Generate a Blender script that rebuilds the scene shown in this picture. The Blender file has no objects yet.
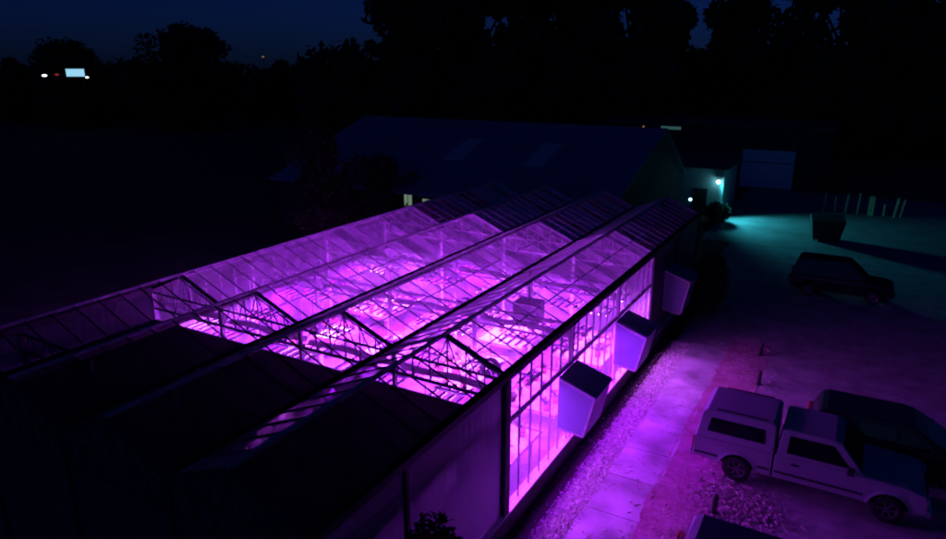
import bpy, math, random
from mathutils import Vector, Matrix
R = math.radians
random.seed(7)
S = bpy.context.scene
COL = S.collection

# ------------------------------------------------------------------ materials
def mat(name, base, rough=0.7, metal=0.0, noise=0.0, nscale=4.0, bump=0.0, bscale=30.0, emit=None, estr=0.0, spec=0.5, c2=None):
    m = bpy.data.materials.new(name); m.use_nodes = True
    nt = m.node_tree; n = nt.nodes; L = nt.links
    b = n['Principled BSDF']
    b.inputs['Roughness'].default_value = rough
    b.inputs['Metallic'].default_value = metal
    b.inputs['Specular IOR Level'].default_value = spec
    b.inputs['Base Color'].default_value = (*base, 1)
    if noise > 0 or c2 is not None:
        tc = n.new('ShaderNodeTexCoord'); nz = n.new('ShaderNodeTexNoise')
        nz.inputs['Scale'].default_value = nscale; nz.inputs['Detail'].default_value = 6
        nz.inputs['Roughness'].default_value = 0.65
        rp = n.new('ShaderNodeValToRGB')
        rp.color_ramp.elements[0].position = .33; rp.color_ramp.elements[1].position = .67
        lo = tuple(max(0, c*(1-noise)) for c in base); hi = tuple(min(1, c*(1+noise)) for c in base)
        if c2 is not None: lo, hi = base, c2
        rp.color_ramp.elements[0].color = (*lo, 1); rp.color_ramp.elements[1].color = (*hi, 1)
        L.new(tc.outputs['Object'], nz.inputs['Vector']); L.new(nz.outputs['Fac'], rp.inputs['Fac'])
        L.new(rp.outputs['Color'], b.inputs['Base Color'])
    if bump > 0:
        tc = n.new('ShaderNodeTexCoord'); nz = n.new('ShaderNodeTexNoise')
        nz.inputs['Scale'].default_value = bscale; nz.inputs['Detail'].default_value = 5
        bp = n.new('ShaderNodeBump'); bp.inputs['Strength'].default_value = bump; bp.inputs['Distance'].default_value = .03
        L.new(tc.outputs['Object'], nz.inputs['Vector']); L.new(nz.outputs['Fac'], bp.inputs['Height'])
        L.new(bp.outputs['Normal'], b.inputs['Normal'])
    if emit:
        b.inputs['Emission Color'].default_value = (*emit, 1); b.inputs['Emission Strength'].default_value = estr
    return m

def glassy(name, tint, diffuse, dcol, refl=.06, dirt=0.0):
    """thin pane: see-through + a share of dusty scatter + a little mirror"""
    m = bpy.data.materials.new(name); m.use_nodes = True
    nt = m.node_tree; n = nt.nodes; L = nt.links
    n.remove(n['Principled BSDF']); out = n['Material Output']
    tr = n.new('ShaderNodeBsdfTransparent'); tr.inputs[0].default_value = (*tint, 1)
    df = n.new('ShaderNodeBsdfDiffuse'); df.inputs[0].default_value = (*dcol, 1)
    tl = n.new('ShaderNodeBsdfTranslucent'); tl.inputs[0].default_value = (*dcol, 1)
    a = n.new('ShaderNodeMixShader'); a.inputs[0].default_value = .6
    L.new(df.outputs[0], a.inputs[1]); L.new(tl.outputs[0], a.inputs[2])
    lw = n.new('ShaderNodeLayerWeight'); lw.inputs['Blend'].default_value = .12
    nz = n.new('ShaderNodeTexNoise'); nz.inputs['Scale'].default_value = 1.3; nz.inputs['Detail'].default_value = 5
    tc = n.new('ShaderNodeTexCoord'); L.new(tc.outputs['Object'], nz.inputs['Vector'])
    mr = n.new('ShaderNodeMapRange'); mr.inputs['From Min'].default_value = .35; mr.inputs['From Max'].default_value = .7
    mr.inputs['To Min'].default_value = diffuse*(1-dirt); mr.inputs['To Max'].default_value = min(1, diffuse*(1+dirt))
    L.new(nz.outputs['Fac'], mr.inputs['Value'])
    ge = n.new('ShaderNodeNewGeometry'); mi = n.new('ShaderNodeMapRange'); mi.inputs['To Min'].default_value = .55; mi.inputs['To Max'].default_value = 1.5
    L.new(ge.outputs['Random Per Island'], mi.inputs['Value']); mm = n.new('ShaderNodeMath'); mm.operation = 'MULTIPLY'
    L.new(mr.outputs[0], mm.inputs[0]); L.new(mi.outputs[0], mm.inputs[1]); mr = mm
    ad = n.new('ShaderNodeMath'); ad.operation = 'MULTIPLY_ADD'; ad.use_clamp = True
    L.new(lw.outputs['Facing'], ad.inputs[0]); ad.inputs[1].default_value = .35; L.new(mr.outputs[0], ad.inputs[2])
    b = n.new('ShaderNodeMixShader'); L.new(ad.outputs[0], b.inputs[0])
    L.new(tr.outputs[0], b.inputs[1]); L.new(a.outputs[0], b.inputs[2])
    gl = n.new('ShaderNodeBsdfGlossy'); gl.inputs['Roughness'].default_value = .06
    fr = n.new('ShaderNodeMapRange'); L.new(lw.outputs['Fresnel'], fr.inputs['Value'])
    fr.inputs['To Min'].default_value = 0; fr.inputs['To Max'].default_value = refl*8 if refl*8 < 1 else 1
    c = n.new('ShaderNodeMixShader'); L.new(fr.outputs[0], c.inputs[0])
    L.new(b.outputs[0], c.inputs[1]); L.new(gl.outputs[0], c.inputs[2])
    L.new(c.outputs[0], out.inputs[0])
    return m

def emis(name, col, s):
    m = bpy.data.materials.new(name); m.use_nodes = True
    n = m.node_tree.nodes; n.remove(n['Principled BSDF'])
    e = n.new('ShaderNodeEmission'); e.inputs[0].default_value = (*col, 1); e.inputs[1].default_value = s
    m.node_tree.links.new(e.outputs[0], n['Material Output'].inputs[0]); return m

GLOW = 285.0
M = dict(
 ground=mat('field_soil', (.05,.055,.04), .95, noise=.5, nscale=.6, bump=.6, bscale=8),
 asphalt=mat('asphalt', (.27,.26,.28), .85, noise=.35, nscale=1.2, bump=.5, bscale=60),
 yard=mat('yard_concrete', (.22,.22,.21), .8, noise=.25, nscale=.5, bump=.3, bscale=20),
 gravel=mat('gravel_bed', (.22,.2,.2), .9, noise=.5, nscale=20, bump=1, bscale=45),
 stone=mat('stone', (.44,.42,.41), .85, noise=.6, nscale=9),
 soil=mat('brick_red_soil', (.26,.09,.15), .95, bump=1, bscale=14, nscale=1.6, c2=(.44,.2,.34)),
 wall_shade=mat('painted_wall_shade', (.035,.03,.03), .95, noise=.5, nscale=15, bump=1, bscale=40),  # ground colour darkened to paint the shade below the wall
 darksiding=mat('dark_siding', (.09,.09,.1), .5, .2, noise=.2, nscale=2),
 litter=mat('dry_litter', (.42,.34,.33), .9, noise=.4, nscale=5),
 alu=mat('aluminium', (.5,.5,.52), .55, .4, noise=.15, nscale=3),
 steel=mat('galvanised_steel', (.45,.45,.47), .5, .5, noise=.25, nscale=6),
 darksteel=mat('weathered_gutter_shaded_frame', (.06,.06,.065), .6, .3, noise=.4, nscale=3),  # gutter steel; also paints shade onto frames and bars of unlit compartments
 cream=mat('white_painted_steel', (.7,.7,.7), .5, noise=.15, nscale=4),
 white=mat('white_sheet', (.8,.8,.8), .55, noise=.08, nscale=2),
 hood=mat('white_hood_panel', (.17,.23,.30), .45, noise=.1, nscale=2.5),
 knee=mat('knee_wall', (.12,.12,.12), .9, noise=.3, nscale=2, bump=.4, bscale=20),
 floor=mat('greenhouse_floor', (.42,.41,.4), .8, noise=.3, nscale=1.5, bump=.3, bscale=20),
 curtain=glassy('folded_shade_cloth', (.8,.8,.8), .93, (.62,.6,.64), .0, .06),
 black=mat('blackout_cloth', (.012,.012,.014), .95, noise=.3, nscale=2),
 leaf=mat('crop_leaf', (.10,.13,.06), .6, noise=.4, nscale=8),
 leaf2=mat('crop_leaf_pale', (.28,.3,.2), .6, noise=.4, nscale=8),
 pot=mat('terracotta_pot', (.45,.2,.13), .8),
 tree=mat('tree_leaf', (.045,.06,.03), .8, noise=.4, nscale=.6),
 bark=mat('bark', (.07,.055,.04), .95, bump=.8, bscale=15),
 silver=mat('pickup_paint', (.36,.36,.42), .35, .05, noise=.05, nscale=2, spec=.6),
 blackp=mat('black_paint', (.012,.013,.02), .25, .1),
 navyp=mat('navy_paint', (.02,.028,.07), .3, .1),
 carglass=mat('car_glass', (.008,.008,.012), .08, 0, spec=.6),
 rubber=mat('tyre_rubber', (.02,.02,.02), .85, bump=.4, bscale=60),
 rim=mat('alloy_rim', (.22,.22,.24), .35, .8),
 plastic=mat('dark_plastic', (.025,.025,.028), .6),
 tail=mat('red_lens', (.45,.01,.01), .15), headl=mat('clear_lens', (.6,.6,.6), .1),
 chrome=mat('chrome', (.6,.6,.62), .15, 1),
 barnroof=mat('barn_roof_metal', (.18,.24,.32), .6, .0, noise=.12, nscale=.4),
 skyl=mat('fibreglass_skylight', (.5,.55,.55), .5),
 barnwall=mat('barn_wall', (.03,.03,.035), .8, noise=.2, nscale=1),
 pale=mat('pale_siding', (.4,.42,.42), .8, noise=.15, nscale=1),
 door=mat('roller_door_paint', (.78,.8,.82), .6, noise=.08, nscale=1.5),
 wood=mat('weathered_wood', (.7,.5,.25), .9, noise=.3, nscale=3),
 teal=emis('teal_lamp_lens', (.3,.9,1.0), 14), tealdim=emis('dim_tube', (.2,.6,.65), .12),
 win=emis('lit_window', (.38,.55,.40), .35), signlit=emis('lit_sign_face', (.35,.75,1.0), .9),
 whitel=emis('white_lamp_lens', (.9,.95,1), 3), redl=emis('red_lamp_lens', (1,.1,.1), .25), warm=emis('amber_lamp_lens', (1,.6,.3), .25),
 ledA=emis('grow_led_blue', (.37,.006,1.0), GLOW), ledB=emis('grow_led_pink', (.66,.12,1.0), GLOW),
 glass=glassy('roof_glass', (.93,.93,.94), .12, (.75,.75,.8), .05, .6),
 haze=glassy('whitewashed_glass', (.9,.9,.92), .5, (.8,.8,.86), .05, .35),
 nearglass=glassy('shaded_roof_glass', (.8,.8,.82), .05, (.5,.5,.52), .03, .6),  # roof glass darkened so the near bays look unlit
 midhaze=glassy('dusty_roof_glass', (.92,.92,.93), .19, (.78,.78,.84), .05, .5),
 sideglass=glassy('side_glass', (.94,.94,.95), .06, (.7,.7,.75), .04, .5),
 poly=glassy('milky_plastic_siding', (.3,.3,.3), .97, (.3,.3,.34), .02, .2),
)
def slab_mat():
    m = mat('path_concrete', (.34,.33,.33), .8, bump=.3, bscale=25)
    nt = m.node_tree; n = nt.nodes; L = nt.links; b = n['Principled BSDF']
    tc = n.new('ShaderNodeTexCoord'); nz = n.new('ShaderNodeTexNoise'); nz.inputs['Scale'].default_value = 1.1; nz.inputs['Detail'].default_value = 8
    L.new(tc.outputs['Object'], nz.inputs['Vector'])
    rp = n.new('ShaderNodeValToRGB'); rp.color_ramp.elements[0].position = .3; rp.color_ramp.elements[1].position = .66
    nz.inputs['Scale'].default_value = .9; nz.inputs['Distortion'].default_value = .1
    rp.color_ramp.elements[0].color = (.14,.13,.145,1); rp.color_ramp.elements[1].color = (.46,.45,.48,1)
    L.new(nz.outputs['Fac'], rp.inputs[0]); L.new(rp.outputs[0], b.inputs['Base Color']); return m
M['slab'] = slab_mat()

# ------------------------------------------------------------------ mesh builder
class MB:
    def __init__(s): s.v = []; s.f = []
    def add(s, vs, fs):
        k = len(s.v); s.v += [tuple(v) for v in vs]; s.f += [tuple(i+k for i in f) for f in fs]; return s
    def box(s, x0, x1, y0, y1, z0, z1):
        return s.add([(x0,y0,z0),(x1,y0,z0),(x1,y1,z0),(x0,y1,z0),(x0,y0,z1),(x1,y0,z1),(x1,y1,z1),(x0,y1,z1)],
            [(0,3,2,1),(4,5,6,7),(0,1,5,4),(1,2,6,5),(2,3,7,6),(3,0,4,7)])
    def quad(s, a, b, c, d): return s.add([a,b,c,d], [(0,1,2,3)])
    def bar(s, a, b, w, h=None, up=(0,0,1)):
        a = Vector(a); b = Vector(b); h = h or w; d = (b-a).normalized(); u = Vector(up)
        if abs(d.dot(u)) > .98: u = Vector((1,0,0))
        sd = d.cross(u).normalized(); u = sd.cross(d)
        vs = [p + sd*sx*w/2 + u*sz*h/2 for p in (a,b) for sx, sz in ((-1,-1),(1,-1),(1,1),(-1,1))]
        return s.add(vs, [(0,1,2,3),(7,6,5,4),(0,4,5,1),(1,5,6,2),(2,6,7,3),(3,7,4,0)])
    def tube(s, a, b, r0, r1=None, n=8):
        a = Vector(a); b = Vector(b); r1 = r0 if r1 is None else r1; d = (b-a).normalized()
        u = Vector((0,0,1)) if abs(d.z) < .9 else Vector((1,0,0)); e = d.cross(u).normalized(); g = d.cross(e)
        vs = [p + (e*math.cos(2*math.pi*i/n) + g*math.sin(2*math.pi*i/n))*r for p, r in ((a,r0),(b,r1)) for i in range(n)]
        fs = [(i,(i+1)%n,n+(i+1)%n,n+i) for i in range(n)] + [tuple(range(n))[::-1], tuple(range(n,2*n))]
        return s.add(vs, fs)
    def lathe(s, prof, axis='z', c=(0,0,0), n=20):
        k = len(prof); vs = []
        for i in range(n):
            t = 2*math.pi*i/n; co, si = math.cos(t), math.sin(t)
            for r, h in prof:
                p = (r*co, r*si, h) if axis == 'z' else (r*co, h, r*si)
                vs.append((p[0]+c[0], p[1]+c[1], p[2]+c[2]))
        fs = [(i*k+j, ((i+1)%n)*k+j, ((i+1)%n)*k+j+1, i*k+j+1) for i in range(n) for j in range(k-1)]
        return s.add(vs, fs)
    def side(s, prof, w):            # profile in x,z extruded to +-w(z)
        k = len(prof)
        vs = [(x, -w(z), z) for x, z in prof] + [(x, w(z), z) for x, z in prof]
        return s.add(vs, [tuple(range(k)), tuple(range(2*k-1, k-1, -1))] + [(i, k+i, k+(i+1)%k, (i+1)%k) for i in range(k)])
    def panel(s, prof, w, sgn, t=.012, off=.004):   # a thin inset panel on that tapered side
        k = len(prof)
        vs = [(x, sgn*(w(z)+off-t), z) for x, z in prof] + [(x, sgn*(w(z)+off), z) for x, z in prof]
        return s.add(vs, [tuple(range(k)), tuple(range(2*k-1, k-1, -1))] + [(i, k+i, k+(i+1)%k, (i+1)%k) for i in range(k)])
    def blob(s, c, r, n=10, m=6, jit=.15):
        vs = []; fs = []
        for j in range(m+1):
            ph = math.pi*j/m
            for i in range(n):
                t = 2*math.pi*i/n; q = 1 + random.uniform(-jit, jit)
                vs.append((c[0]+r[0]*q*math.sin(ph)*math.cos(t), c[1]+r[1]*q*math.sin(ph)*math.sin(t), c[2]+r[2]*q*math.cos(ph)))
        for j in range(m):
            for i in range(n): fs.append((j*n+i, (j+1)*n+i, (j+1)*n+(i+1)%n, j*n+(i+1)%n))
        return s.add(vs, fs)
    def build(s, name, m, parent=None, off=(0,0,0), smooth=False, bevel=0):
        me = bpy.data.meshes.new(name)
        me.from_pydata([(v[0]-off[0], v[1]-off[1], v[2]-off[2]) for v in s.v], [], s.f)
        me.materials.append(M[m] if isinstance(m, str) else m)
        import bmesh
        bm = bmesh.new(); bm.from_mesh(me); bmesh.ops.recalc_face_normals(bm, faces=bm.faces); bm.to_mesh(me); bm.free()
        if smooth:
            for p in me.polygons: p.use_smooth = True
        o = bpy.data.objects.new(name, me); COL.objects.link(o)
        if parent: o.parent = parent
        if bevel:
            b = o.modifiers.new('b', 'BEVEL'); b.width = bevel; b.segments = 2; b.limit_method = 'ANGLE'; b.angle_limit = R(35)
        return o

def tag(o, label=None, cat=None, group=None, kind=None):
    if label: o['label'] = label
    if cat: o['category'] = cat
    if group: o['group'] = group
    if kind: o['kind'] = kind
    return o
def thing(name, label, cat, loc=(0,0,0), rz=0, group=None):
    o = bpy.data.objects.new(name, None); COL.objects.link(o); o.location = loc; o.rotation_euler = (0,0,rz)
    o.empty_display_size = .2
    return tag(o, label, cat, group)
def dup(root, loc, rz=0, label=None, scale=None, group=None):
    def cp(o, par):
        c = o.copy(); COL.objects.link(c); c.parent = par
        for ch in list(o.children): cp(ch, c)
        return c
    c = cp(root, None); c.location = loc; c.rotation_euler = (0,0,rz)
    if label: c['label'] = label
    if group: c['group'] = group
    if scale: c.scale = scale
    return c

# ------------------------------------------------------------------ camera
YAW, PITCH, CH = 29.9, 16.65, 11.0
cam = bpy.data.cameras.new('camera'); co = bpy.data.objects.new('camera', cam); COL.objects.link(co)
co.location = (0,0,CH); co.rotation_euler = (R(90-PITCH), 0, R(YAW))
cam.sensor_width = 36; cam.lens = 36*667/946; cam.clip_end = 2000; cam.clip_start = .1
S.camera = co
cy, sy = math.cos(R(YAW)), math.sin(R(YAW))
def W(r, f): return (r*cy - f*sy, f*cy + r*sy)      # metres right / ahead of the viewpoint -> world x, y

# ------------------------------------------------------------------ world, night
w = bpy.data.worlds.new('World'); S.world = w; w.use_nodes = True
nt = w.node_tree; bg = nt.nodes['Background']
sk = nt.nodes.new('ShaderNodeTexSky'); sk.sky_type = 'NISHITA'; sk.sun_disc = False
sk.sun_elevation = R(9); sk.sun_rotation = R(190); sk.altitude = 200
mx = nt.nodes.new('ShaderNodeMix'); mx.data_type = 'RGBA'; mx.blend_type = 'MULTIPLY'; mx.inputs[0].default_value = 1
mx.inputs[7].default_value = (.035,.13,1.0,1); nt.links.new(sk.outputs[0], mx.inputs[6]); nt.links.new(mx.outputs[2], bg.inputs[0]); bg.inputs[1].default_value = .0125
sun = bpy.data.lights.new('sun', 'SUN'); sun.energy = .010; sun.angle = R(10); sun.color = (.03,.16,1)
so = bpy.data.objects.new('sun', sun); COL.objects.link(so); so.rotation_euler = (R(42), 0, R(10))
S.view_settings.view_transform = 'Standard'; S.view_settings.look = 'None'; S.view_settings.gamma = 1
S.view_settings.exposure = 0
try: S.view_settings.use_curve_mapping = False
except Exception: pass
S.cycles.use_denoising = True; S.cycles.filter_width = 2.0; S.cycles.max_bounces = 10; S.cycles.diffuse_bounces = 4; S.cycles.transparent_max_bounces = 24
S.cycles.sample_clamp_indirect = 6

# ------------------------------------------------------------------ ground
g = MB().quad((-900,-300,-.02),(900,-300,-.02),(900,1500,-.02),(-900,1500,-.02)).build('ground', 'ground'); tag(g, kind='structure')
o = MB().box(-2.0,16,2,46,-.1,-.008).build('parking_lot','asphalt'); tag(o, kind='structure')
o = MB().box(-8.6,16,46,69.4,-.1,-.004).build('yard','yard'); tag(o, kind='structure')
o = MB().box(-6.6,-2.0,26.9,46,-.1,-.012).build('driveway','asphalt'); tag(o, kind='structure')
mb = MB()                                   # the concrete path of cast slabs
y = 8.0
while y < 27:
    ln = random.uniform(1.5, 2.1); dx = random.uniform(-.02,.02); z = random.uniform(0,.006)
    mb.box(-4.93+dx, -3.5+dx*1.5, y, min(y+ln-.014, 27.2), -.1, .012+z); y += ln
o = mb.build('path','slab', bevel=.008); tag(o, kind='structure')
o = MB().box(-6.3,-5.62,3,33,-.1,.004).build('wall_shade_strip','wall_shade'); tag(o, kind='structure')  # dark strip painting the shadow at the foot of the wall
o = MB().box(-5.62,-4.9,3,27,-.1,.0).build('gravel_bed','gravel'); tag(o, kind='structure')
o = MB().box(-3.56,-2.0,3,28.5,-.1,-.002).build('soil_strip','soil'); tag(o, kind='structure')
mb = MB()                                   # ragged soil creeping over the slab edge
y = 8.0; ed = -3.55; vs = []
while y < 27.2:
    ed += random.uniform(-.035,.035); ed = min(-3.50, max(-3.66, ed)); vs += [(ed,y,.021),(-3.28,y,-.0005)]; y += random.uniform(.03,.10)
mb.add(vs,[(2*k,2*k+2,2*k+3,2*k+1) for k in range(len(vs)//2-1)])
o = mb.build('soil_fringe','soil'); tag(o, kind='structure')
mb = MB()
for i in range(12000):
    x = random.uniform(-5.72,-4.88) if random.random() < .93 else random.uniform(-6.1,-4.6); y = random.uniform(10,27)
    r = random.uniform(.012,.034) if random.random() < .85 else random.uniform(.035,.06)
    a = random.uniform(0,6.28); c, s_ = math.cos(a)*r, math.sin(a)*r*.7; h = r*random.uniform(.5,1)
    mb.add([(x+c,y+s_,.0),(x-s_,y+c,.0),(x-c,y-s_,.0),(x+s_,y-c,.0),(x+c*.3,y+s_*.2,h),(x-c*.3,y-s_*.4,h*.9)],
           [(0,1,4),(1,2,5,4),(2,3,5),(3,0,4,5)])
o = mb.build('gravel_stones','stone'); tag(o,'loose pale gravel along the foot of the greenhouse wall','gravel',kind='stuff')
mb = MB()
for i in range(3600):                        # dry leaves and stems on the strip behind the parked cars
    x = random.gauss(-2.4,.75); y = random.uniform(9,28)
    if random.random() < .45: x = random.gauss(-1.5,.55); y = random.gauss(16.6,.55)
    if random.random() < .13: x = random.uniform(-5.3,-3.4)
    if x < -5.6 or x > 1: continue
    a = random.uniform(0,6.28); l = random.uniform(.03,.13); w_ = random.uniform(.006,.02); h = random.uniform(.0,.03)
    c, s_ = math.cos(a), math.sin(a); z = .004
    mb.add([(x-c*l-s_*w_,y-s_*l+c*w_,z),(x+s_*w_*1.5,y-c*w_*1.5,z+h*.6),(x+c*l,y+s_*l,z+h),(x-s_*w_*1.5,y+c*w_*1.5,z+h*1.2)],[(0,1,2,3)])
o = mb.build('leaf_litter','litter'); tag(o,'dry leaves and stalks scattered on the ground behind the parked vehicles','leaf litter',kind='stuff')

# ------------------------------------------------------------------ greenhouse
GX = [-6.3,-9.5,-12.7,-15.9,-19.1]; HG, HR = 4.35, 5.0
FY = [6.0,8.5,12.5,16.6,20.7,24.8,28.9,33.0]; YP, YQ = 12.5, 24.8; Y0, Y1 = 6.0, 33.0
O = (-12.7,6.0,0)
G = thing('greenhouse','long glass greenhouse of four joined bays glowing purple from grow lights','greenhouse',O)
def gp(mb, name, m, parent=None, **k): return mb.build(name, m, parent or G, off=O, **k)
gp(MB().box(-19.0,-6.4,6.1,32.9,-.1,.03),'floor','floor')
for i, x in enumerate(GX):                                   # gutters
    hw = .10
    mb = MB(); e = .02
    mb.box(x-hw, x+hw, Y0, Y1, HG-.16, HG-.14); mb.box(x-hw, x-hw+e, Y0, Y1, HG-.14, HG); mb.box(x+hw-e, x+hw, Y0, Y1, HG-.14, HG)
    gp(mb,'gutter','darksteel')
nb = int((Y1-Y0)/.62)
for i in range(4):
    xr, xl = GX[i], GX[i+1]; xm = (xr+xl)/2
    gp(MB().box(xm-.04,xm+.04,Y0,Y1,HR-.03,HR+.05),'ridge','steel')
    for xe, m in ((xr-.09,'glass' if i < 2 else 'midhaze'),(xl+.09,'haze')):
        mb = MB(); mn = MB()
        ym = [Y0 + .03 + (Y1-Y0-.06)*k/nb for k in range(nb+1)]
        for k in range(nb):
            d = [random.uniform(-.005,.005) for _ in range(4)]; a_, b_ = ym[k]+.002, ym[k+1]-.002
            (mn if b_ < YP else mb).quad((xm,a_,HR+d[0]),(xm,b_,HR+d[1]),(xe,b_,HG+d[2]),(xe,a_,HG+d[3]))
        gp(mb,'roof_glazing',m); gp(mn,'roof_glazing','haze' if (i == 0 and m == 'haze') else 'nearglass')  # near panes take the darkened glass, shade put into the material
        mb = MB(); md = MB()
        for k in range(nb+1):
            yy = Y0 + .03 + (Y1-Y0-.06)*k/nb
            (md if yy < YP-.3 else mb).bar((xm,yy,HR+.015),(xe,yy,HG+.015),.028,.03)  # near bars go to the dark mesh, coloured as if unlit
        xp, zp = xm+(xe-xm)*.5, HR+(HG-HR)*.5
        mb.bar((xp,YP+.1,zp-.03),(xp,Y1-.1,zp-.03),.03,.03); gp(md,'glazing_bars','darksteel')
        gp(mb,'glazing_bars','alu')
# gable frames (partition lines) and trellis girders
for j, yy in enumerate(FY):
    gable = yy in (YP, YQ, Y0, Y1)
    for i in range(4):
        xr, xl = GX[i]-.06, GX[i+1]+.06; xm = (xr+xl)/2
        mb = MB(); zb = 3.62
        def rz(x): return HR-.1 - (HR-HG)*abs(x-xm)/(xm-xl)
        if gable:
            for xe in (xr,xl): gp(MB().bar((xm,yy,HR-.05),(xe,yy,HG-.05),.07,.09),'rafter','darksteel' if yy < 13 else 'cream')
            mb.bar((xl,yy,zb),(xr,yy,zb),.06,.07); mb.bar((xl,yy,HG-.2),(xr,yy,HG-.2),.05,.05)
            pts = [xl+(xr-xl)*q/6 for q in range(7)]
            for q in range(1,6): mb.bar((pts[q],yy,zb),(pts[q],yy,rz(pts[q])),.03)
            for q in range(6):
                a, b = (pts[q],yy,zb), (pts[q+1],yy,rz(pts[q+1])-.02)
                if q >= 3: a, b = (pts[q],yy,rz(pts[q])-.02), (pts[q+1],yy,zb)
                mb.bar(a,b,.025)
            gp(mb,'gable_frame','darksteel' if yy < 12 or yy > 30 else 'cream')  # outer end frames coloured dark to paint them as unlit
        else:
            mb.bar((xl,yy,zb),(xr,yy,zb),.05,.06); mb.bar((xl,yy,HG-.22),(xr,yy,HG-.22),.05,.06)
            pts = [xl+(xr-xl)*q/8 for q in range(9)]
            for q in range(8):
                z0, z1 = (zb, HG-.22) if q%2 == 0 else (HG-.22, zb)
                mb.bar((pts[q],yy,z0),(pts[q+1],yy,z1),.022)
            gp(mb,'trellis_girder','cream' if 12 < yy < 26 else 'darksteel')  # girders outside the lit compartment get shade as a dark colour
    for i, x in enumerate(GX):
        gp(MB().box(x-.05,x+.05,yy-.05,yy+.05,.03,HG-.165),'column','cream' if 12 < yy < 26 else 'darksteel')  # same shade by colour for columns of the unlit compartments
# folded curtains hanging along the frames of the lit compartment
for yy in FY[2:6]:
    for i in range(4):
        x0, x1 = GX[i+1]+.1, GX[i]-.1; n = 16; mb = MB(); vs = []
        for k in range(n+1):
            x = x0+(x1-x0)*k/n; sag = .035*math.sin(k*.55+i)+random.uniform(-.006,.006)
            for t in range(8):
                a = 2*math.pi*t/8
                vs.append((x, yy+.26+.11*math.cos(a)+random.uniform(-.006,.006), 3.72+.085*math.sin(a)-sag))
        fs = [(k*8+t, k*8+(t+1)%8, (k+1)*8+(t+1)%8, (k+1)*8+t) for k in range(n) for t in range(8)]
        gp(mb.add(vs,fs),'shade_curtain','curtain',smooth=True)
# blackout cloth over the two unlit compartments
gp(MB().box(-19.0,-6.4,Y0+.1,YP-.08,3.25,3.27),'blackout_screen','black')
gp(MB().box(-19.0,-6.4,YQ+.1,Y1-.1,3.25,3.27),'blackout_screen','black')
# side walls
def sidewall(x, sg, near):
    gp(MB().box(x-.09,x+.09,Y0,Y1,0,.58),'knee_wall','knee')
    gp(MB().box(x-.13,x+.13,Y0,Y1,.583,.63),'sill','cream' if near else 'steel')
    gp(MB().box(x-.045,x+.045,YP+.04,YQ-.03,2.97,3.05),'transom','steel')
    mb = MB(); n = 19
    for k in range(n+1):
        yy = YP+.1+(YQ-YP-.2)*k/n
        mb.box(x-.025,x+.025,yy-.018,yy+.018,.633,2.967); mb.box(x-.025,x+.025,yy-.018,yy+.018,3.053,HG-.165)
    gp(mb,'mullions','steel')
    gp(MB().quad((x,YP,.63),(x,YQ,.63),(x,YQ,HG-.165),(x,YP,HG-.165)),'side_glazing','sideglass' if near else 'haze')
    for a, b in ((Y0,YP-.06),(YQ+.06,Y1)):
        mb = MB(); n = int((b-a)/.12); vs = []
        for k in range(n+1):
            yy = a+(b-a)*k/n; dx = .004*(1 if k%2 else -1)
            vs += [(x+dx,yy,.63),(x+dx,yy,HG-.165)]
        mb.add(vs,[(2*k,2*k+2,2*k+3,2*k+1) for k in range(n)])
        gp(mb,'siding','poly' if a < 10 else 'darksiding')
sidewall(-6.3,1,True); sidewall(-19.1,-1,False)
gp(MB().box(-6.42,-6.18,YP-.22,YP+.03,.64,HG-.17),'corner_post','darksteel')
gp(MB().box(-6.40,-6.20,YQ-.02,YQ+.16,.64,HG-.17),'corner_post','darksteel')
# end walls
for yy in (Y0,Y1):
    mb = MB(); vs = [(GX[4],yy,0),(GX[0],yy,0)]
    for i in range(4): vs += [(GX[i],yy,HG-.02),((GX[i]+GX[i+1])/2,yy,HR-.08)]
    vs.append((GX[4],yy,HG-.02)); k = len(vs)
    d = .02 if yy == Y0 else -.02
    mb.add(vs+[(a,b+d,c) for a,b,c in vs],[tuple(range(k)),tuple(range(2*k-1,k-1,-1))]+[(i,(i+1)%k,k+(i+1)%k,k+i) for i in range(k)])
    gp(mb,'end_wall','darksiding')
gp(MB().quad((GX[4],YP,.03),(GX[0],YP,.03),(GX[0],YP,3.24),(GX[4],YP,3.24)),'partition','poly')
gp(MB().quad((GX[4],YQ,.03),(GX[0],YQ,.03),(GX[0],YQ,HG-.2),(GX[4],YQ,HG-.2)),'partition','haze')
for i in range(4):
    xr, xl = GX[i]-.1, GX[i+1]+.1
    gp(MB().add([(xl,YQ+.05,HG-.195),(xr,YQ+.05,HG-.195),(xr,YQ+.05,HG-.05),((xl+xr)/2,YQ+.05,HR-.06),(xl,YQ+.05,HG-.05)],[(0,1,2,3,4)]),'added_gable_glazing','haze')  # added panes that dim the glow spilling into the far compartment
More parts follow.
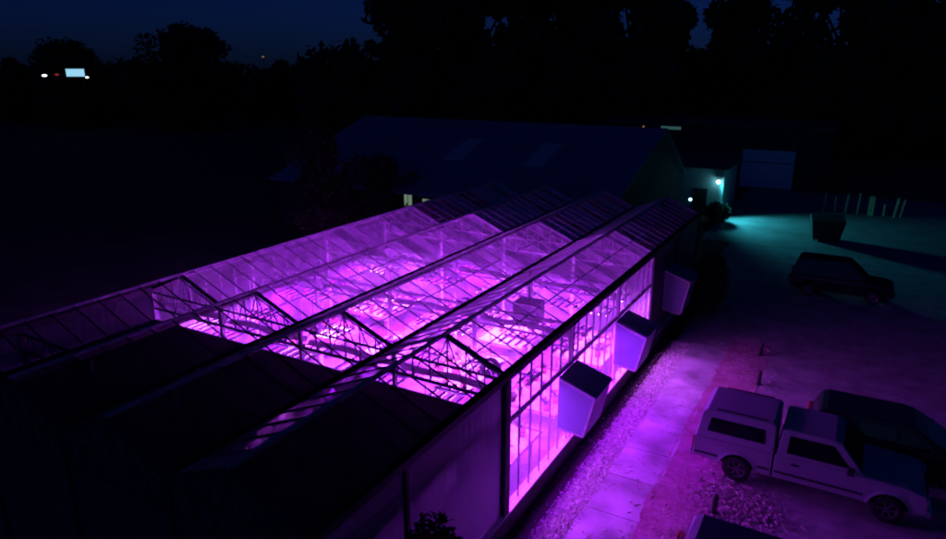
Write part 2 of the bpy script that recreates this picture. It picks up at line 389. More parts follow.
# fan hoods on the side wall
for y0, h in ((15.6,2.92),(20.45,2.92),(26.7,3.1)):
    y1 = y0+1.35; xw = -6.25; t = .02
    d1, d2 = 1.05, .78; zb = 1.3; zt2 = h-.36
    top = MB().add([(xw,y0,h),(xw+d1+.04,y0-.03,zt2),(xw+d1+.04,y1+.03,zt2),(xw,y1,h),(xw,y0,h+.03),(xw+d1+.04,y0-.03,zt2+.03),(xw+d1+.04,y1+.03,zt2+.03),(xw,y1,h+.03)],
        [(0,3,2,1),(4,5,6,7),(0,1,5,4),(1,2,6,5),(2,3,7,6),(3,0,4,7)])
    H = gp(top,'fan_hood','hood')
    for q in (y0,y1-t):
        pr = [(xw,h-.003),(xw+d1,zt2-.003),(xw+d2,zb),(xw,zb+.08)]
        vs = [(a,q,b) for a,b in pr]+[(a,q+t,b) for a,b in pr]
        gp(MB().add(vs,[(0,1,2,3),(7,6,5,4),(0,4,5,1),(1,5,6,2),(2,6,7,3),(3,7,4,0)]),'side_panel','hood',H)
    gp(MB().add([(xw+d1,y0+t,zt2-.003),(xw+d1,y1-t,zt2-.003),(xw+d2,y1-t,zb),(xw+d2,y0+t,zb),(xw+d1-t,y0+t,zt2-.003),(xw+d1-t,y1-t,zt2-.003),(xw+d2-t,y1-t,zb),(xw+d2-t,y0+t,zb)],
        [(0,1,2,3),(7,6,5,4),(0,4,5,1),(1,5,6,2),(2,6,7,3),(3,7,4,0)]),'front_panel','hood',H)
    mb = MB()
    for a, b in (((xw+.03,h-.03),(xw+d1-.02,zt2-.03)),((xw+d1-.02,zt2-.03),(xw+d2-.02,zb+.03)),((xw+d2-.02,zb+.03),(xw+.03,zb+.1))):
        mb.bar((a[0],y0-.008,a[1]),(b[0],y0-.008,b[1]),.014,.05)
    gp(mb,'edge_trim','steel',H)
    mb = MB()
    for q in range(5): mb.bar((xw+.02,y0+.2+q*.24,h+.035),(xw+d1,y0+.2+q*.24,zt2+.035),.02,.02)
    gp(mb,'roof_seam','hood',H)
    mb = MB()
    for k in range(14): mb.box(xw-.0,xw+.03,y0+.05,y1-.05,zb+.1+k*.1,zb+.12+k*.1)
    gp(mb,'louvre','steel',H)

# ------------------------------------------------------------------ inside: benches, plants, grow lights
def place_names(i): return ['first bay from the path','second bay from the path','third bay from the path','bay farthest from the path'][i]
sec = [(12.95,16.2),(17.05,20.3),(21.15,24.4)]; secn = ['front','middle','back']
def bench():
    b = thing('growing_bench','x','bench')
    L, Wd = 3.1, 1.0
    MB().box(-Wd,Wd,-L/2,L/2,.74,.77).build('bench_top','white',b)
    mb = MB()
    for s in (-1,1):
        mb.box(s*Wd-.02,s*Wd+.02,-L/2,L/2,.773,.86); mb.box(-Wd+.023,Wd-.023,s*L/2-.02,s*L/2+.02,.773,.86)
    mb.build('rim','alu',b)
    for sx in (-1,1):
        for sy_ in (-1,1): MB().box(sx*.8-.025,sx*.8+.025,sy_*1.3-.025,sy_*1.3+.025,.03,.737).build('leg','steel',b)
    return b
def leafy(n, r, h, sz, m, name, parent, z0, upright=.5):
    mb = MB()
    for i in range(n):
        a = random.uniform(0,6.28); e = random.uniform(.1,1)*upright*1.5; l = r*random.uniform(.6,1.1)
        bx, by, bz = math.cos(a)*r*.12, math.sin(a)*r*.12, z0+random.uniform(0,h*.5)
        tx, ty, tz = bx+math.cos(a)*l*math.cos(e), by+math.sin(a)*l*math.cos(e), bz+l*math.sin(e)+h*.2
        px, py = -math.sin(a)*sz, math.cos(a)*sz
        mx, my, mz = (bx+tx)/2, (by+ty)/2, (bz+tz)/2+.15*l
        mb.add([(bx,by,bz),(mx+px,my+py,mz),(tx,ty,tz-.1*l),(mx-px,my-py,mz)],[(0,1,2,3)])
    return mb.build(name, m, parent)
protos = []
for m, r, n in (('leaf',.22,26),('leaf2',.2,30),('leaf',.17,18)):
    p = thing('potted_plant','x','plant')
    MB().lathe([(.0,0),(.075,0),(.1,.16),(.085,.16),(.0,.14)],n=12).build('pot','pot' if m == 'leaf' else 'white',p,smooth=True)
    leafy(n, r, .22, .05, m, 'foliage', p, .14)
    protos.append(p)
BX = [-7.95,-11.1,-14.3,-17.5]
b0 = None; used = [False]*3; pl = 0
for i in range(4):
    for j, (ya, yb) in enumerate(sec):
        c = (BX[i],(ya+yb)/2,0)
        lb = 'long white topped growing bench, the %s one in the %s' % (secn[j], place_names(i))
        if b0 is None: b0 = bench(); b0.location = c; tag(b0, lb, 'bench', 'growing benches in the greenhouse')
        else: dup(b0, c, 0, lb)
        for ix in range(3):
            for iy in range(5):
                if random.random() < .22 + (.25 if (i+j)%3==0 else 0): continue
                t = [0,1,2][(i+j*2+ (ix if random.random() < .4 else 0))%3]
                p = protos[t]; loc = (c[0]-.62+ix*.62+random.uniform(-.08,.08), c[1]-1.2+iy*.6+random.uniform(-.1,.1), .772)
                lb2 = '%s plant in %s pot, %s bench, %s' % (['broad green','pale leafy','small green'][t], ['terracotta','white','terracotta'][t], secn[j], place_names(i))
                rz_ = random.uniform(0,6.28); sc = random.uniform(.8,1.35)
                if not used[t]:
                    used[t] = True; p.location = loc; p.rotation_euler = (0,0,rz_); p['label'] = lb2; p['group'] = 'potted plants on the benches'
                else: dup(p, loc, rz_, lb2, (sc,sc,sc))
# grow light fixtures
def fixture(m):
    f = thing('grow_light','x','grow light',(0,0,0),0,'grow lights hanging in the greenhouse')
    mb = MB().box(-.5,.5,-.04,.04,.04,.10); mb.build('housing','cream',f)
    for k in range(4):
        x = -.42+k*.28
        MB().box(x-.045,x+.045,-.52,.52,.003,.038).build('light_bar','cream',f)
        MB().add([(x-.035,-.5,0),(x+.035,-.5,0),(x,-.5,-.016),(x-.035,.5,0),(x+.035,.5,0),(x,.5,-.016)],[(0,2,5,3),(2,1,4,5),(0,1,2),(3,5,4)]).build('led_strip',m,f)
    mb = MB()
    for s in (-1,1): mb.tube((s*.4,0,.10),(s*.4,0,1.0),.006,n=5)
    mb.build('hanging_wire','steel',f)
    return f
fa, fb = fixture('ledA'), fixture('ledB'); ua = {id(fa):False,id(fb):False}
k = 0
for i in range(4):
    for j, (ya, yb) in enumerate(sec):
        for q in range(2):
            for s in ((-1,1) if i in (0,1) or q == 0 else (0,.3)):
                p = fb if (k*7+i+q)%3 == 0 else fa; k += 1
                loc = (BX[i]+s*.62, ya+.75+q*1.75, 2.75+random.uniform(-.06,.06))
                lb = 'glowing LED grow light over the %s bench of the %s' % (secn[j], place_names(i))
                if not ua[id(p)]: ua[id(p)] = True; p.location = loc; p['label'] = lb
                else: dup(p, loc, 0, lb)
# unit heater hanging in the bay beside the path
h = thing('unit_heater','boxy dark unit heater hanging from the roof frame inside the bay beside the path','heater',(-8.75,18.9,3.0))
MB().box(-.42,.42,-.38,.38,0,.72).build('casing','steel',h,bevel=.02)
mb = MB()
for q in range(8): mb.box(-.37,.37,-.40,-.383,.06+q*.08,.08+q*.08)
mb.build('louvre','darksteel',h)
MB().tube((0,0,.72),(0,0,1.75),.07).build('flue','steel',h)
mb = MB()
for s in (-1,1): mb.tube((s*.35,0,.72),(s*.35,0,1.2),.01,n=5)
mb.build('hanger','steel',h)
# circulation fans
def cfan():
    f = thing('circulation_fan','x','fan',(0,0,0),0,'round circulation fans in the greenhouse')
    MB().lathe([(.26,-.1),(.28,-.1),(.28,.1),(.26,.1),(.26,-.1)],'y').build('shroud','white',f,smooth=True)
    mb = MB()
    for q in range(4):
        a = q*math.pi/2+.4; mb.add([(0,-.02,0),(.22*math.cos(a),-.03,.22*math.sin(a)),(.22*math.cos(a+.7),.03,.22*math.sin(a+.7)),(0,.02,0)],[(0,1,2,3)])
    mb.tube((0,-.06,0),(0,.06,0),.05); mb.build('blades','steel',f)
    MB().tube((0,0,.28),(0,0,1.0),.012).build('drop_rod','steel',f)
    return f
f0 = cfan()
for n_, (i, yy) in enumerate(((0,14.6),(1,18.6),(1,22.8),(2,14.6),(2,21.5),(3,18.6))):
    loc = (BX[i]+.1,yy,3.25); lb = 'round white fan over the %s bench of the %s' % (secn[0 if yy<16.6 else 1 if yy<20.7 else 2], place_names(i))
    if n_ == 0: f0.location = loc; f0['label'] = lb
    else: dup(f0, loc, 0, lb)

# ------------------------------------------------------------------ vehicles
def wheel(parent, x, y, r=.38):
    wn = thing('wheel',None,None,(x,y,r)); wn.parent = parent
    MB().lathe([(r*.62,-.11),(r*.9,-.12),(r*.985,-.09),(r,-.04),(r,.04),(r*.985,.09),(r*.9,.12),(r*.62,.11)],'y',n=28).build('tyre','rubber',wn,smooth=True)
    s = -1 if y < 0 else 1
    mb = MB().lathe([(r*.62,-.1),(r*.64,s*.1),(r*.56,s*.09),(r*.54,s*.02)],'y',n=24)
    mb.lathe([(0,s*.085),(r*.16,s*.085),(r*.18,s*.04)],'y',n=12)
    for q in range(6):
        a = q*math.pi/3; c, d = math.cos(a), math.sin(a)
        mb.bar((c*r*.14,s*.06,d*r*.14),(c*r*.58,s*.065,d*r*.58),.05,.03,up=(0,1,0))
    mb.build('rim','rim',wn)
    MB().lathe([(0,s*.0),(r*.6,s*.0)],'y',n=20).build('brake_backing','plastic',wn)
    return wn
def arch(xc, r, zb, n=12): # points from front to back over a wheel
    return [(xc + r*math.cos(math.pi*k/n), max(zb, .38 + r*math.sin(math.pi*k/n))) for k in range(n+1)]
def pickup(label, loc, paint, topper=True, rw=-1.63, fw=1.98, group=None):
    t = thing('pickup_truck',label,'pickup truck',loc,0,group)
    wl = lambda z: .955 if z < .9 else .955-(z-.9)*.12
    wu = lambda z: .93-(z-1.12)*.20
    zb = .46
    # bed
    pr = [(-2.82,zb+.08),(-2.84,1.12),(-.76,1.12),(-.76,zb)] + [p for p in arch(rw,.47,zb)]
    MB().side([(x,z) for x,z in pr], wl).build('bed',paint,t,bevel=.02)
    pr = [(-.72,zb),(-.72,1.12),(1.35,1.14),(2.35,1.08),(2.72,1.0),(2.80,.8),(2.80,zb+.05)] + arch(fw,.47,zb)
    body = MB().side(pr, wl).build('body',paint,t,bevel=.025)
    MB().box(-2.9,-2.82,-.93,.93,.44,.62).build('rear_bumper','chrome',t,bevel=.02)
    MB().box(2.78,2.9,-.93,.93,.42,.62).build('front_bumper','chrome',t,bevel=.03)
    MB().box(2.79,2.812,-.55,.55,.68,.95).build('grille','plastic',t)
    # cab
    cab = [(-.68,1.125),(-.62,1.82),(-.5,1.86),(.62,1.86),(.78,1.82),(1.38,1.145)]
    MB().side(cab, wu).build('cab',paint,t,bevel=.03)
    for s in (-1,1):
        MB().panel([(-.45,1.24),(-.42,1.72),(.62,1.72),(1.06,1.24)], wu, s).build('side_window','carglass',t)
        MB().box(.98,1.14,s*.94 if s>0 else -1.12,1.12 if s>0 else -.94,1.14,1.32).build('wing_mirror','plastic',t,bevel=.02)
        d = MB().panel([(-.42,.55),(-.45,1.11),(1.16,1.11),(1.16,.55)], wl, s, off=.006).build('door',paint,t)
        MB().box(-.3,-.1,s*.95-.02 if s>0 else -.985,.985 if s>0 else -.93,.95,.99).build('handle','plastic',d)
        MB().panel([(-.68,.62),(-.68,.68),(1.4,.68),(1.4,.62)], wl, s, off=.012).build('side_moulding','plastic',t)
        MB().box(-2.865,-2.83,min(s*.93,s*.76),max(s*.93,s*.76),.72,1.06).build('taillight','tail',t,bevel=.01)
        MB().box(2.76,2.815,min(s*.92,s*.6),max(s*.92,s*.6),.74,.94).build('headlight','headl',t,bevel=.01)
    # windscreen
    mb = MB(); z0, z1 = 1.2, 1.78
    fx = lambda z: 1.38-(z-1.145)*(.6/.675)+.008
    mb.quad((fx(z0),-wu(z0)+.07,z0),(fx(z0),wu(z0)-.07,z0),(fx(z1),wu(z1)-.07,z1),(fx(z1),-wu(z1)+.07,z1)); mb.build('windscreen','carglass',t)
    if topper:
        tp = [(-2.80,1.125),(-2.68,1.86),(-2.55,1.95),(-.86,1.95),(-.76,1.88),(-.74,1.125)]
        wt = lambda z: .95-(z-1.12)*.17
        T = MB().side(tp, wt).build('topper',paint,t,bevel=.04)
        for s in (-1,1): MB().panel([(-2.5,1.34),(-2.42,1.74),(-1.02,1.74),(-.98,1.34)], wt, s).build('topper_window','carglass',T,bevel=.0)
        mb = MB().quad((-2.79,-.72,1.25),(-2.79,.72,1.25),(-2.705,.66,1.8),(-2.705,-.66,1.8)); mb.build('rear_window','carglass',T)
        for s in (-1,1): MB().bar((-2.3,s*.75,1.975),(-1.0,s*.75,1.975),.03).build('roof_rail','plastic',T)
    else:
        MB().box(-2.8,-.8,-.86,.86,1.124,1.15).build('bed_cover','plastic',t,bevel=.01)
    for x in (rw,fw):
        for s in (-1,1): wheel(t,x,s*.84)
    MB().box(-2.6,2.5,-.7,.7,.36,.5).build('chassis','plastic',t)
    for s in (-1,1):
        for xc in (rw,fw):
            mb = MB(); a0 = arch(xc,.47,zb); a1 = arch(xc,.53,zb-.0)
            for k in range(len(a0)-1): mb.add([(a0[k][0],s*.958,a0[k][1]),(a1[k][0],s*.958,a1[k][1]),(a1[k+1][0],s*.958,a1[k+1][1]),(a0[k+1][0],s*.958,a0[k+1][1]),(a0[k][0],s*.985,a0[k][1]),(a1[k][0],s*.965,a1[k][1]),(a1[k+1][0],s*.965,a1[k+1][1]),(a0[k+1][0],s*.985,a0[k+1][1])],[(0,1,2,3),(4,5,6,7),(0,4,7,3),(1,5,6,2)])
            mb.build('wheel_arch_trim',paint,t)
        MB().panel([(-2.78,.62),(-2.78,.68),(-2.15,.68),(-2.15,.62)], wl, s, off=.012).build('side_moulding','plastic',t)
        MB().panel([(-1.12,.62),(-1.12,.68),(-.8,.68),(-.8,.62)], wl, s, off=.012).build('side_moulding','plastic',t)
    MB().panel([(-1.02,.84),(-1.02,.99),(-.86,.99),(-.86,.84)], wl, -1, off=.007).build('fuel_flap',paint,t)
    MB().tube((1.5,-.8,1.12),(1.35,-.82,1.75),.006,.003,5).build('antenna','plastic',t)
    MB().box(-2.86,-2.843,-.16,.16,.7,.86).build('number_plate','cream',t)
    return t
def suv(label, loc, paint, H=1.75, rz=0):
    t = thing('parked_car',label,'car',loc,rz)
    wl = lambda z: .93 if z < .85 else .93-(z-.85)*.15
    wu = lambda z: .89-(z-1.0)*.26
    zb = .38
    pr = [(-2.3,.5),(-2.36,.75),(-2.3,1.02),(.95,1.05),(2.0,.95),(2.3,.82),(2.36,.6),(2.3,.42)] + arch(1.45,.43,zb) + arch(-1.4,.43,zb)
    MB().side(pr, wl).build('body',paint,t,bevel=.04)
    cb = [(-2.25,1.025),(-2.05,H-.1),(-1.85,H),(.1,H),(.35,H-.05),(1.2,1.05)]
    MB().side(cb, wu).build('cabin',paint,t,bevel=.05)
    for s in (-1,1):
        MB().panel([(-1.0,1.12),(-.98,H-.14),(-.1,H-.14),(-.08,1.12)], wu, s).build('side_window','carglass',t)
        MB().panel([(0,1.12),(0,H-.14),(.22,H-.14),(.86,1.12)], wu, s).build('side_window','carglass',t)
        MB().panel([(-2.0,1.14),(-1.85,H-.14),(-1.1,H-.14),(-1.1,1.14)], wu, s).build('side_window','carglass',t)
        MB().box(-2.375,-2.30,min(s*.9,s*.7),max(s*.9,s*.7),.78,1.0).build('taillight','tail',t,bevel=.01)
        MB().box(2.22,2.33,min(s*.88,s*.58),max(s*.88,s*.58),.66,.8).build('headlight','headl',t,bevel=.01)
        MB().box(.75,.92,s*.9 if s>0 else -1.06,1.06 if s>0 else -.9,1.03,1.2).build('wing_mirror','plastic',t,bevel=.02)
        MB().box(-.35,-.17,s*.9-.01 if s>0 else -.945,.945 if s>0 else -.9,.86,.9).build('handle','chrome',t)
    mb = MB().quad((-2.243,-.7,1.12),(-2.243,.7,1.12),(-2.075,.6,H-.16),(-2.075,-.6,H-.16)); mb.build('rear_window','carglass',t)
    mb = MB().quad((1.14,-.78,1.12),(1.14,.78,1.12),(.43,.62,H-.12),(.43,-.62,H-.12)); mb.build('windscreen','carglass',t)
    for x in (-1.4,1.45):
        for s in (-1,1): wheel(t,x,s*.81,.36)
    MB().box(-2.1,2.1,-.7,.7,.28,.42).build('chassis','plastic',t)
    return t
pickup('silver pickup with a matching topper parked with its tail to the greenhouse path',(-.1,18.6,-.008),'silver')
suv('black car parked close beyond the silver pickup with the topper',(2.1,20.9,-.008),'blackp',1.62)
suv('dark navy sport utility car cut off by the bottom edge, nearest the camera',(.05,12.55,-.008),'navyp',1.78)
suv('near black car parked alone near the teal lit yard',(.1,37.3,-.008),'blackp',1.9)

# ------------------------------------------------------------------ bollards and small things
def bollard():
    b = thing('bollard','x','bollard',(0,0,0),0,'low black bollards behind the parked vehicles')
    MB().lathe([(.0,.03),(.075,.03),(.075,.5),(.06,.55),(0,.57)],n=14).build('post','plastic',b,smooth=True)
    MB().lathe([(0,0),(.13,0),(.13,.025),(.09,.03)],n=14).build('base_plate','darksteel',b)
    return b
b0 = bollard(); b0.location = (-1.95,15.9,-.01); b0['label'] = 'low black bollard between the silver pickup and the bottom-most navy car'
dup(b0,(-2.0,24.4,-.01),0,'low black bollard standing just past the back of the black car')
dup(b0,(-2.3,27.2,-.01),0,'low black bollard farthest up the lit strip, at the edge of the purple light')

def shrub(label, loc, rad, n, sz, seed, name='shrub'):
    random.seed(seed)
    t = thing(name,label,'shrub',loc)
    mb = MB()
    for i in range(n):
        u = random.uniform(-1,1); a = random.uniform(0,6.28); q = math.sqrt(1-u*u); rr = random.uniform(.6,1.05)
        x, y, z = rad[0]*q*math.cos(a)*rr, rad[1]*q*math.sin(a)*rr, rad[2]*(1+u*rr*.95)
        v1 = Vector((random.gauss(0,1),random.gauss(0,1),random.gauss(0,1))).normalized()*sz
        v2 = v1.cross(Vector((random.gauss(0,1),random.gauss(0,1),random.gauss(0,1)))).normalized()*sz*.5
        c = Vector((x,y,max(z,.05))); mb.add([c-v1,c-v2,c+v1,c+v2],[(0,1,2,3)])
    mb.build('foliage','tree',t)
    mb = MB()
    for i in range(5):
        a = i*1.3; mb.tube((0,0,0),(rad[0]*.6*math.cos(a),rad[1]*.6*math.sin(a),rad[2]*1.2),.03,.012,6)
    mb.build('stem','bark',t)
    return t
shrub('tall dark rounded shrub against the milky side wall at the bottom edge',(-5.52,8.15,0),(.6,.75,1.85),3600,.07,3)
shrub('dark shrub beside the wall beyond the last fan hood',(-5.2,31.2,0),(.8,1.6,1.5),2600,.10,4)
shrub('low dark shrub at the foot of the lamp lit wall',(-8.6,51.8,0),(.9,1.0,.8),1500,.12,5)

# dumpster in the yard
d = thing('dumpster','dark closed dumpster standing in the teal lit yard behind the lone dark car','dumpster',(-1.2,49.8,0),R(8))
MB().add([(-.8,-.6,.12),(.8,-.6,.12),(.8,.6,.12),(-.8,.6,.12),(-1,-.8,1.35),(1,-.8,1.35),(1,.8,1.35),(-1,.8,1.35)],[(0,3,2,1),(4,5,6,7),(0,1,5,4),(1,2,6,5),(2,3,7,6),(3,0,4,7)]).build('bin','plastic',d,bevel=.02)
MB().add([(-1.02,-.82,1.36),(1.02,-.82,1.36),(1.02,.82,1.36),(-1.02,.82,1.36),(-1.02,-.82,1.42),(1.02,-.82,1.42),(1.02,.82,1.62),(-1.02,.82,1.62)],[(0,3,2,1),(4,5,6,7),(0,1,5,4),(1,2,6,5),(2,3,7,6),(3,0,4,7)]).build('lid','plastic',d,bevel=.01)
for sx in (-.7,.7):
    for sy_ in (-.5,.5): MB().lathe([(0,-.03),(.06,-.03),(.06,.03),(0,.03)],'y',(sx,sy_,.06),12).build('caster','rubber',d)

# ------------------------------------------------------------------ wooden posts by the yard
def wpost(w_, h_):
    t = MB(); t.add([(-w_,-w_,0),(w_,-w_,0),(w_,w_,0),(-w_,w_,0),(-w_,-w_,h_),(w_,-w_,h_),(w_,w_,h_),(-w_,w_,h_),(0,0,h_+.08)],
        [(0,1,5,4),(1,2,6,5),(2,3,7,6),(3,0,4,7),(4,5,8),(5,6,8),(6,7,8),(7,4,8)])
    return t.build('wooden_post','wood')
desc = ['thin leaning wooden post nearest the roller door','short pale wooden post second from the roller door','pale wooden post third from the roller door','pale wooden post just left of the wide post','wide pale wooden post in the middle of the row','short dark post just right of the wide post','leaning wooden post, next to last of the row','last wooden post of the row, at the right']
for k, (X, h_, w_, tl) in enumerate(((-1.9,1.5,.05,.04),(-1.1,1.2,.07,-.02),(-.35,1.5,.07,.06),(.5,1.6,.07,.02),(1.4,1.5,.2,0),(2.3,.9,.07,0),(3.0,1.5,.08,.1),(3.4,1.4,.07,.12))):
    p = wpost(w_,h_); p.location = (X,60.5+.15*(k%2),-.004); p.rotation_euler = (0,tl,0)
    tag(p, desc[k], 'post', 'row of wooden posts along the far side of the yard')

# ------------------------------------------------------------------ buildings
def gable_building(name, label, x0, x1, y0, y1, he, hr, yr, wallm, roofm, seams=True):
    O2 = ((x0+x1)/2,(y0+y1)/2,0); t = thing(name,label,'building',O2)
    mb = MB(); pr = [(y0,0),(y0,he),(yr,hr),(y1,he),(y1,0)]
    vs = [(x0,a,b) for a,b in pr]+[(x1,a,b) for a,b in pr]
    mb.add(vs,[(0,1,2,3,4),(9,8,7,6,5)]+[(i,i+5,(i+1)%5+5,(i+1)%5) for i in range(5)])
    mb.build('wall',wallm,t,off=O2)
    ov = .5; sl = (hr-he)/(yr-y0); sl2 = (hr-he)/(y1-yr)
    mb = MB(); n = 1
    def slab(ya,za,yb,zb):
        mb.add([(x0-ov,ya,za+.03),(x1+ov,ya,za+.03),(x1+ov,yb,zb+.03),(x0-ov,yb,zb+.03),(x0-ov,ya,za+.11),(x1+ov,ya,za+.11),(x1+ov,yb,zb+.11),(x0-ov,yb,zb+.11)],[(0,3,2,1),(4,5,6,7),(0,1,5,4),(1,2,6,5),(2,3,7,6),(3,0,4,7)])
    slab(y0-ov,he-sl*ov,yr-.002,hr); slab(yr+.002,hr,y1+ov,he-sl2*ov)
    if seams:
        x = x0
        while x < x1:
            mb.bar((x,y0-ov,he-sl*ov+.12),(x,yr-.05,hr+.11),.05,.05); x += .9
    rf = mb.build('roof',roofm,t,off=O2)
    return t, rf, O2
bt, rf, O2 = gable_building('barn','long low barn with a blue grey metal roof and two skylights behind the greenhouse',-37,-12,35.5,53,3.4,7.1,46.5,'barnwall','barnroof')
sl = (7.1-3.4)/(46.5-35.5)
for X in (-24.6,-18.4):
    ya, yb = 39.8, 43.2; za, zb_ = 3.4+sl*(ya-35.5)+.16, 3.4+sl*(yb-35.5)+.16
    MB().add([(X-.7,ya,za),(X+.7,ya,za),(X+.7,yb,zb_),(X-.7,yb,zb_),(X-.7,ya,za-.04),(X+.7,ya,za-.04),(X+.7,yb,zb_-.04),(X-.7,yb,zb_-.04)],[(0,1,2,3),(7,6,5,4),(0,4,5,1),(1,5,6,2),(2,6,7,3),(3,7,4,0)]).build('skylight','skyl',rf,off=O2)
for X, w_, z0, z1, m in ((-25.3,.3,2.35,3.15,'win'),(-23.8,.35,2.8,3.0,'win')):
    f = MB().box(X-w_-.06,X+w_+.06,35.44,35.49,z0-.06,z1+.06).build('window','darksteel',bt,off=O2)
    MB().box(X-w_,X+w_,35.42,35.437,z0,z1).build('pane',m,f,off=O2)
    MB().box(X-.02,X+.02,35.40,35.418,z0,z1).build('glazing_bar','darksteel',f,off=O2)
# garage with roller door
O3 = (-12,74,0)
gt = thing('garage','dark garage building with a pale roller door at the end of the yard','building',O3)
MB().box(-24,-2.5,70,80,0,5.7).build('wall','barnwall',gt,off=O3)
MB().box(-24.4,-2.1,69.6,80.4,5.7,5.95).build('roof','darksteel',gt,off=O3)
dr = MB(); X0, X1, n = -9.9,-5.2, 20
for k in range(n): dr.box(X0,X1,69.93-(.015 if k%2 else 0),69.98,.02+k*.18,.02+k*.18+.172)
dr = dr.build('roller_door','door',gt,off=O3)
MB().box(X0,X1,69.88,69.905,2.42,2.5).build('cross_rail','darksteel',dr,off=O3)
mb = MB().box(X0-.15,X0-.005,69.9,69.99,0,3.75); mb.box(X1+.005,X1+.15,69.9,69.99,0,3.75); mb.box(X0-.15,X1+.15,69.9,69.99,3.755,3.9); mb.build('door_frame','darksteel',gt,off=O3)
MB().box(-18,-16,69.9,69.98,5.2,5.5).build('light_strip','tealdim',gt,off=O3)
MB().box(-19.9,-19.75,69.9,69.98,5.3,5.45).build('indicator_light','warm',gt,off=O3)
# small shed with wall lamp
O4 = (-12,57,0)
st = thing('shed','small pale shed lit by a teal lamp beside the yard','shed',O4)
MB().box(-15.5,-8.75,54,60,0,3.7).build('wall','pale',st,off=O4)
MB().add([(-15.8,53.7,3.7),(-8.45,53.7,3.7),(-8.45,60.3,3.7),(-15.8,60.3,3.7),(-15.8,53.7,3.8),(-8.45,53.7,3.8),(-8.45,60.3,4.2),(-15.8,60.3,4.2)],[(0,3,2,1),(4,5,6,7),(0,1,5,4),(1,2,6,5),(2,3,7,6),(3,0,4,7)]).build('roof','darksteel',st,off=O4)
f = MB().box(-10.9,-9.9,53.94,53.99,.02,2.1).build('door','barnwall',st,off=O4)
MB().box(-10.05,-9.98,53.9,53.937,1.0,1.1).build('handle','chrome',f,off=O4)
def wall_lamp(name,label,loc,energy,r=.09,post=None,gray='teal'):
    t = thing(name,label,'lamp',loc)
    MB().lathe([(0,-r),(r*.7,-r*.7),(r,0),(r*.7,r*.7),(0,r)],'z',(0,0,0),12).build('lens',gray,t,smooth=True)
    MB().box(-r*1.2,r*1.2,-r*1.2,r*1.2,r+.01,r+.05).build('cap','darksteel',t)
    if post: MB().tube((0,.0,-post),(0,0,-r-.0),.035,.03).build('pole','darksteel',t)
    else: MB().bar((0,r,r+.03),(0,.28,r+.03),.03).build('bracket','darksteel',t)
    l = bpy.data.lights.new('bulb','POINT'); l.energy = energy; l.color = (.04,.62,.80); l.shadow_soft_size = .12
    if not post:
        l.energy = energy*.05; sp = bpy.data.lights.new('bulb','SPOT'); sp.energy = energy*8; sp.color = l.color; sp.spot_size = R(112); sp.spot_blend = .7; sp.shadow_soft_size = .45
        q = bpy.data.objects.new('bulb',sp); COL.objects.link(q); q.parent = t; q.location = (0,-.2,-.02); q.rotation_euler = Vector((6,-1.5,-2.7)).to_track_quat('-Z','Y').to_euler()
    lo = bpy.data.objects.new('bulb',l); COL.objects.link(lo); lo.parent = t; lo.location = (0,-.14,-.02)
    return t
wall_lamp('wall_lamp','bright teal white lamp on the shed wall beside the yard',(-9.1,53.72,2.75),330,.15)
wall_lamp('lamp_post','short lamp post with a small blue white lamp at the far end of the greenhouse',(-8.25,40,3.7),2,.08,3.7)

# ------------------------------------------------------------------ trees
def tree_proto(name, label, H, spread, seed, nleaf, sz, low=.12):
    random.seed(seed)
    t = thing(name,label,'tree')
    tr = MB(); tr.tube((0,0,0),(random.uniform(-.3,.3),random.uniform(-.3,.3),H*.55),H*.022,H*.010,8)
    cl = []
    for i in range(34):
        z = random.uniform(low,.95); rr = 1.12*spread*(math.sin(math.pi*min(1,(z-low)/(1-low)*.86+.12))**.7)
        a = random.uniform(0,6.28); q = random.uniform(.25,.85)*rr
        c = Vector((q*math.cos(a),q*math.sin(a),H*z)); s_ = spread*random.uniform(.24,.42); cl.append((c,s_))
        if i % 2 == 0: tr.tube((0,0,H*min(.5,z*.6)),tuple(c),H*.007,H*.002,5)
    tr.build('trunk','bark',t)
    mb = MB()
    for i in range(nleaf):
        c, s_ = random.choice(cl)
        d = Vector((random.gauss(0,1),random.gauss(0,1),random.gauss(0,.8))).normalized()*s_*random.uniform(.5,1.08)
        p = c+d
        v1 = Vector((random.gauss(0,1),random.gauss(0,1),random.gauss(0,1))).normalized()*sz*random.uniform(.6,1.3)
        v2 = v1.cross(Vector((random.gauss(0,1),random.gauss(0,1),random.gauss(0,1)))).normalized()*sz*.5
        mb.add([p-v1,p-v2,p+v1,p+v2],[(0,1,2,3)])
    mb.build('crown','tree',t)
    return t
PA = tree_proto('oak_tree','x',16,6.5,11,9000,.42)
PB = tree_proto('broadleaf_tree','x',14,6.0,12,9000,.40,.08)
PC = tree_proto('tall_tree','x',24,8,13,14000,.62,.06)
P = [PA,PB,PC]; up = [False]*3
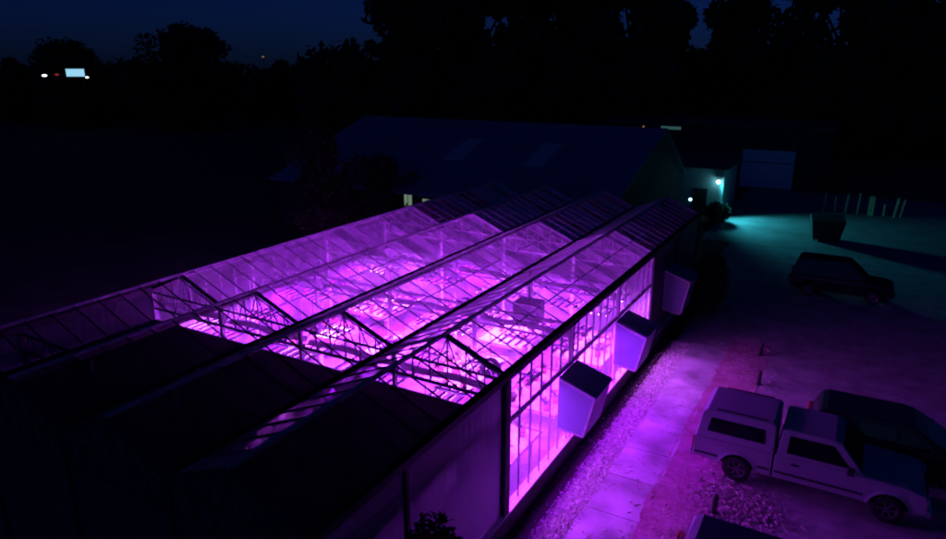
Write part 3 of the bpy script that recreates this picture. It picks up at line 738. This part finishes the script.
# (right, ahead, kind, scale, label)
T = [(-100,150,1,.95,'dark tree at the far left edge of the treeline'),
 (-84,152,0,.92,'low dark tree just right of the lit roadside sign'),
 (-77,135,0,.98,'rounded dark tree with the first bump of the treeline right of the lit sign'),
 (-66,155,1,.9,'low tree in the dip between the two rounded treeline bumps'),
 (-53,133,0,1.13,'broadest rounded tree crown of the left treeline against the blue sky'),
 (-40,150,1,.92,'dark tree right of the broad rounded crown'),
 (-31,142,1,.95,'dark tree in the level stretch of the treeline'),
 (-21,132,1,1.02,'dark tree where the treeline starts to climb to the tall trees'),
 (-12,118,0,1.05,'dark tree at the shoulder below the tall trees'),
 (-8,92,2,.92,'tall dark tree at the left end of the high wood'),
 (1,88,2,1.2,'tall dark tree second from the left end of the high wood'),
 (11,92,2,1.2,'tall dark tree behind the left skylight of the barn'),
 (20,90,2,1.25,'tall dark tree behind the right skylight of the barn'),
 (27,104,2,.96,'tall dark tree at the small gap of sky'),
 (37,100,2,.93,'dark tree under the small gap of sky behind the garage'),
 (46,88,2,1.25,'tall dark tree right of the gap of sky'),
 (55,92,2,1.3,'tall dark tree behind the wooden posts'),
 (63,86,2,1.25,'tall dark tree behind the right end of the yard'),
 (75,90,2,1.3,'tall dark tree at the far right edge of the wood')]
for r_, f_, k, sc, lb in T:
    x, y = W(r_, f_)
    lab = lb; g_ = 'trees of the left treeline' if k < 2 else 'tall trees of the wood behind the barn'
    p = P[k]
    if not up[k]:
        up[k] = True; p.location = (x,y,-.02); p.scale = (sc,)*3; p['label'] = lab; p['group'] = g_
    else: dup(p,(x,y,-.02),random.uniform(0,6.28),lab,(sc*1.5,sc*1.5,sc) if 'broadest' in lab or 'rounded dark' in lab else (sc,)*3,g_)
for r_, f_, sc, lb in ((-9.6,44,.42,'small dark tree in front of the left end of the barn roof'),(-5.6,43.5,.34,'small dark tree just left of the lit barn windows')):
    x, y = W(r_, f_); dup(PA,(x,y,-.02),1.0,lb,(sc,)*3,'small trees in front of the barn')
# undergrowth as one mass
random.seed(21); mb = MB()
for i in range(26000):
    if random.random() < .5: r_, f_, h_ = random.uniform(-140,5), random.uniform(158,168), random.uniform(0,11.5)
    else: r_, f_, h_ = random.uniform(-25,95), random.uniform(96,112), random.uniform(0,14)
    x, y = W(r_, f_); p = Vector((x,y,h_+random.uniform(-1,1)*.8+.8*math.sin(r_*.3)))
    v1 = Vector((random.gauss(0,1),random.gauss(0,1),random.gauss(0,1))).normalized()*random.uniform(.5,1.0)
    v2 = v1.cross(Vector((random.gauss(0,1),random.gauss(0,1),random.gauss(0,1)))).normalized()*.5
    mb.add([p-v1,p-v2,p+v1,p+v2],[(0,1,2,3)])
o = mb.build('undergrowth','tree'); tag(o,'dark undergrowth filling the wood behind the trees','undergrowth',kind='stuff')

# ------------------------------------------------------------------ distant lit sign and lights
x, y = W(-.572*118, 118)
s = thing('roadside_sign','small lit pale blue sign far off at the left edge of the trees','sign',(x,y,1.75),R(YAW+30)); s.scale = (.8,.8,.95)
MB().box(-1.7,1.7,-.1,.1,8.6,9.9).build('panel','signlit',s)
mb = MB().box(-1.8,1.8,-.12,.14,9.903,10.0); mb.box(-1.8,1.8,-.12,.14,8.5,8.597); mb.build('frame','darksteel',s)
for sx in (-1.2,1.2): MB().tube((sx,0,0),(sx,0,8.5),.08,n=6).build('post','black',s)
def street(label, r_, f_, z, m, rad, en=0):
    x, y = W(r_,f_); t = thing('street_lamp',label,'street lamp',(x,y,0))
    MB().tube((0,0,0),(0,0,z-rad),.06,.04,6).build('pole','black',t)
    MB().lathe([(0,-rad*.6),(rad,-rad*.3),(rad,rad*.2),(0,rad*.5)],'z',(0,0,z),12).build('lens',m,t)
    return t
street('white far off street lamp left of the lit roadside sign',-.617*118,118,10.1,'whitel',.36)
street('tiny red far off lamp between the white lamp and the lit sign',-.599*118,118,10.25,'redl',.3)
street('small amber street lamp just right of the lit roadside sign',-.556*118,118,9.8,'whitel',.25)
street('tiny amber lamp above the left treeline',-.30*150,150,13.7,'warm',.25)
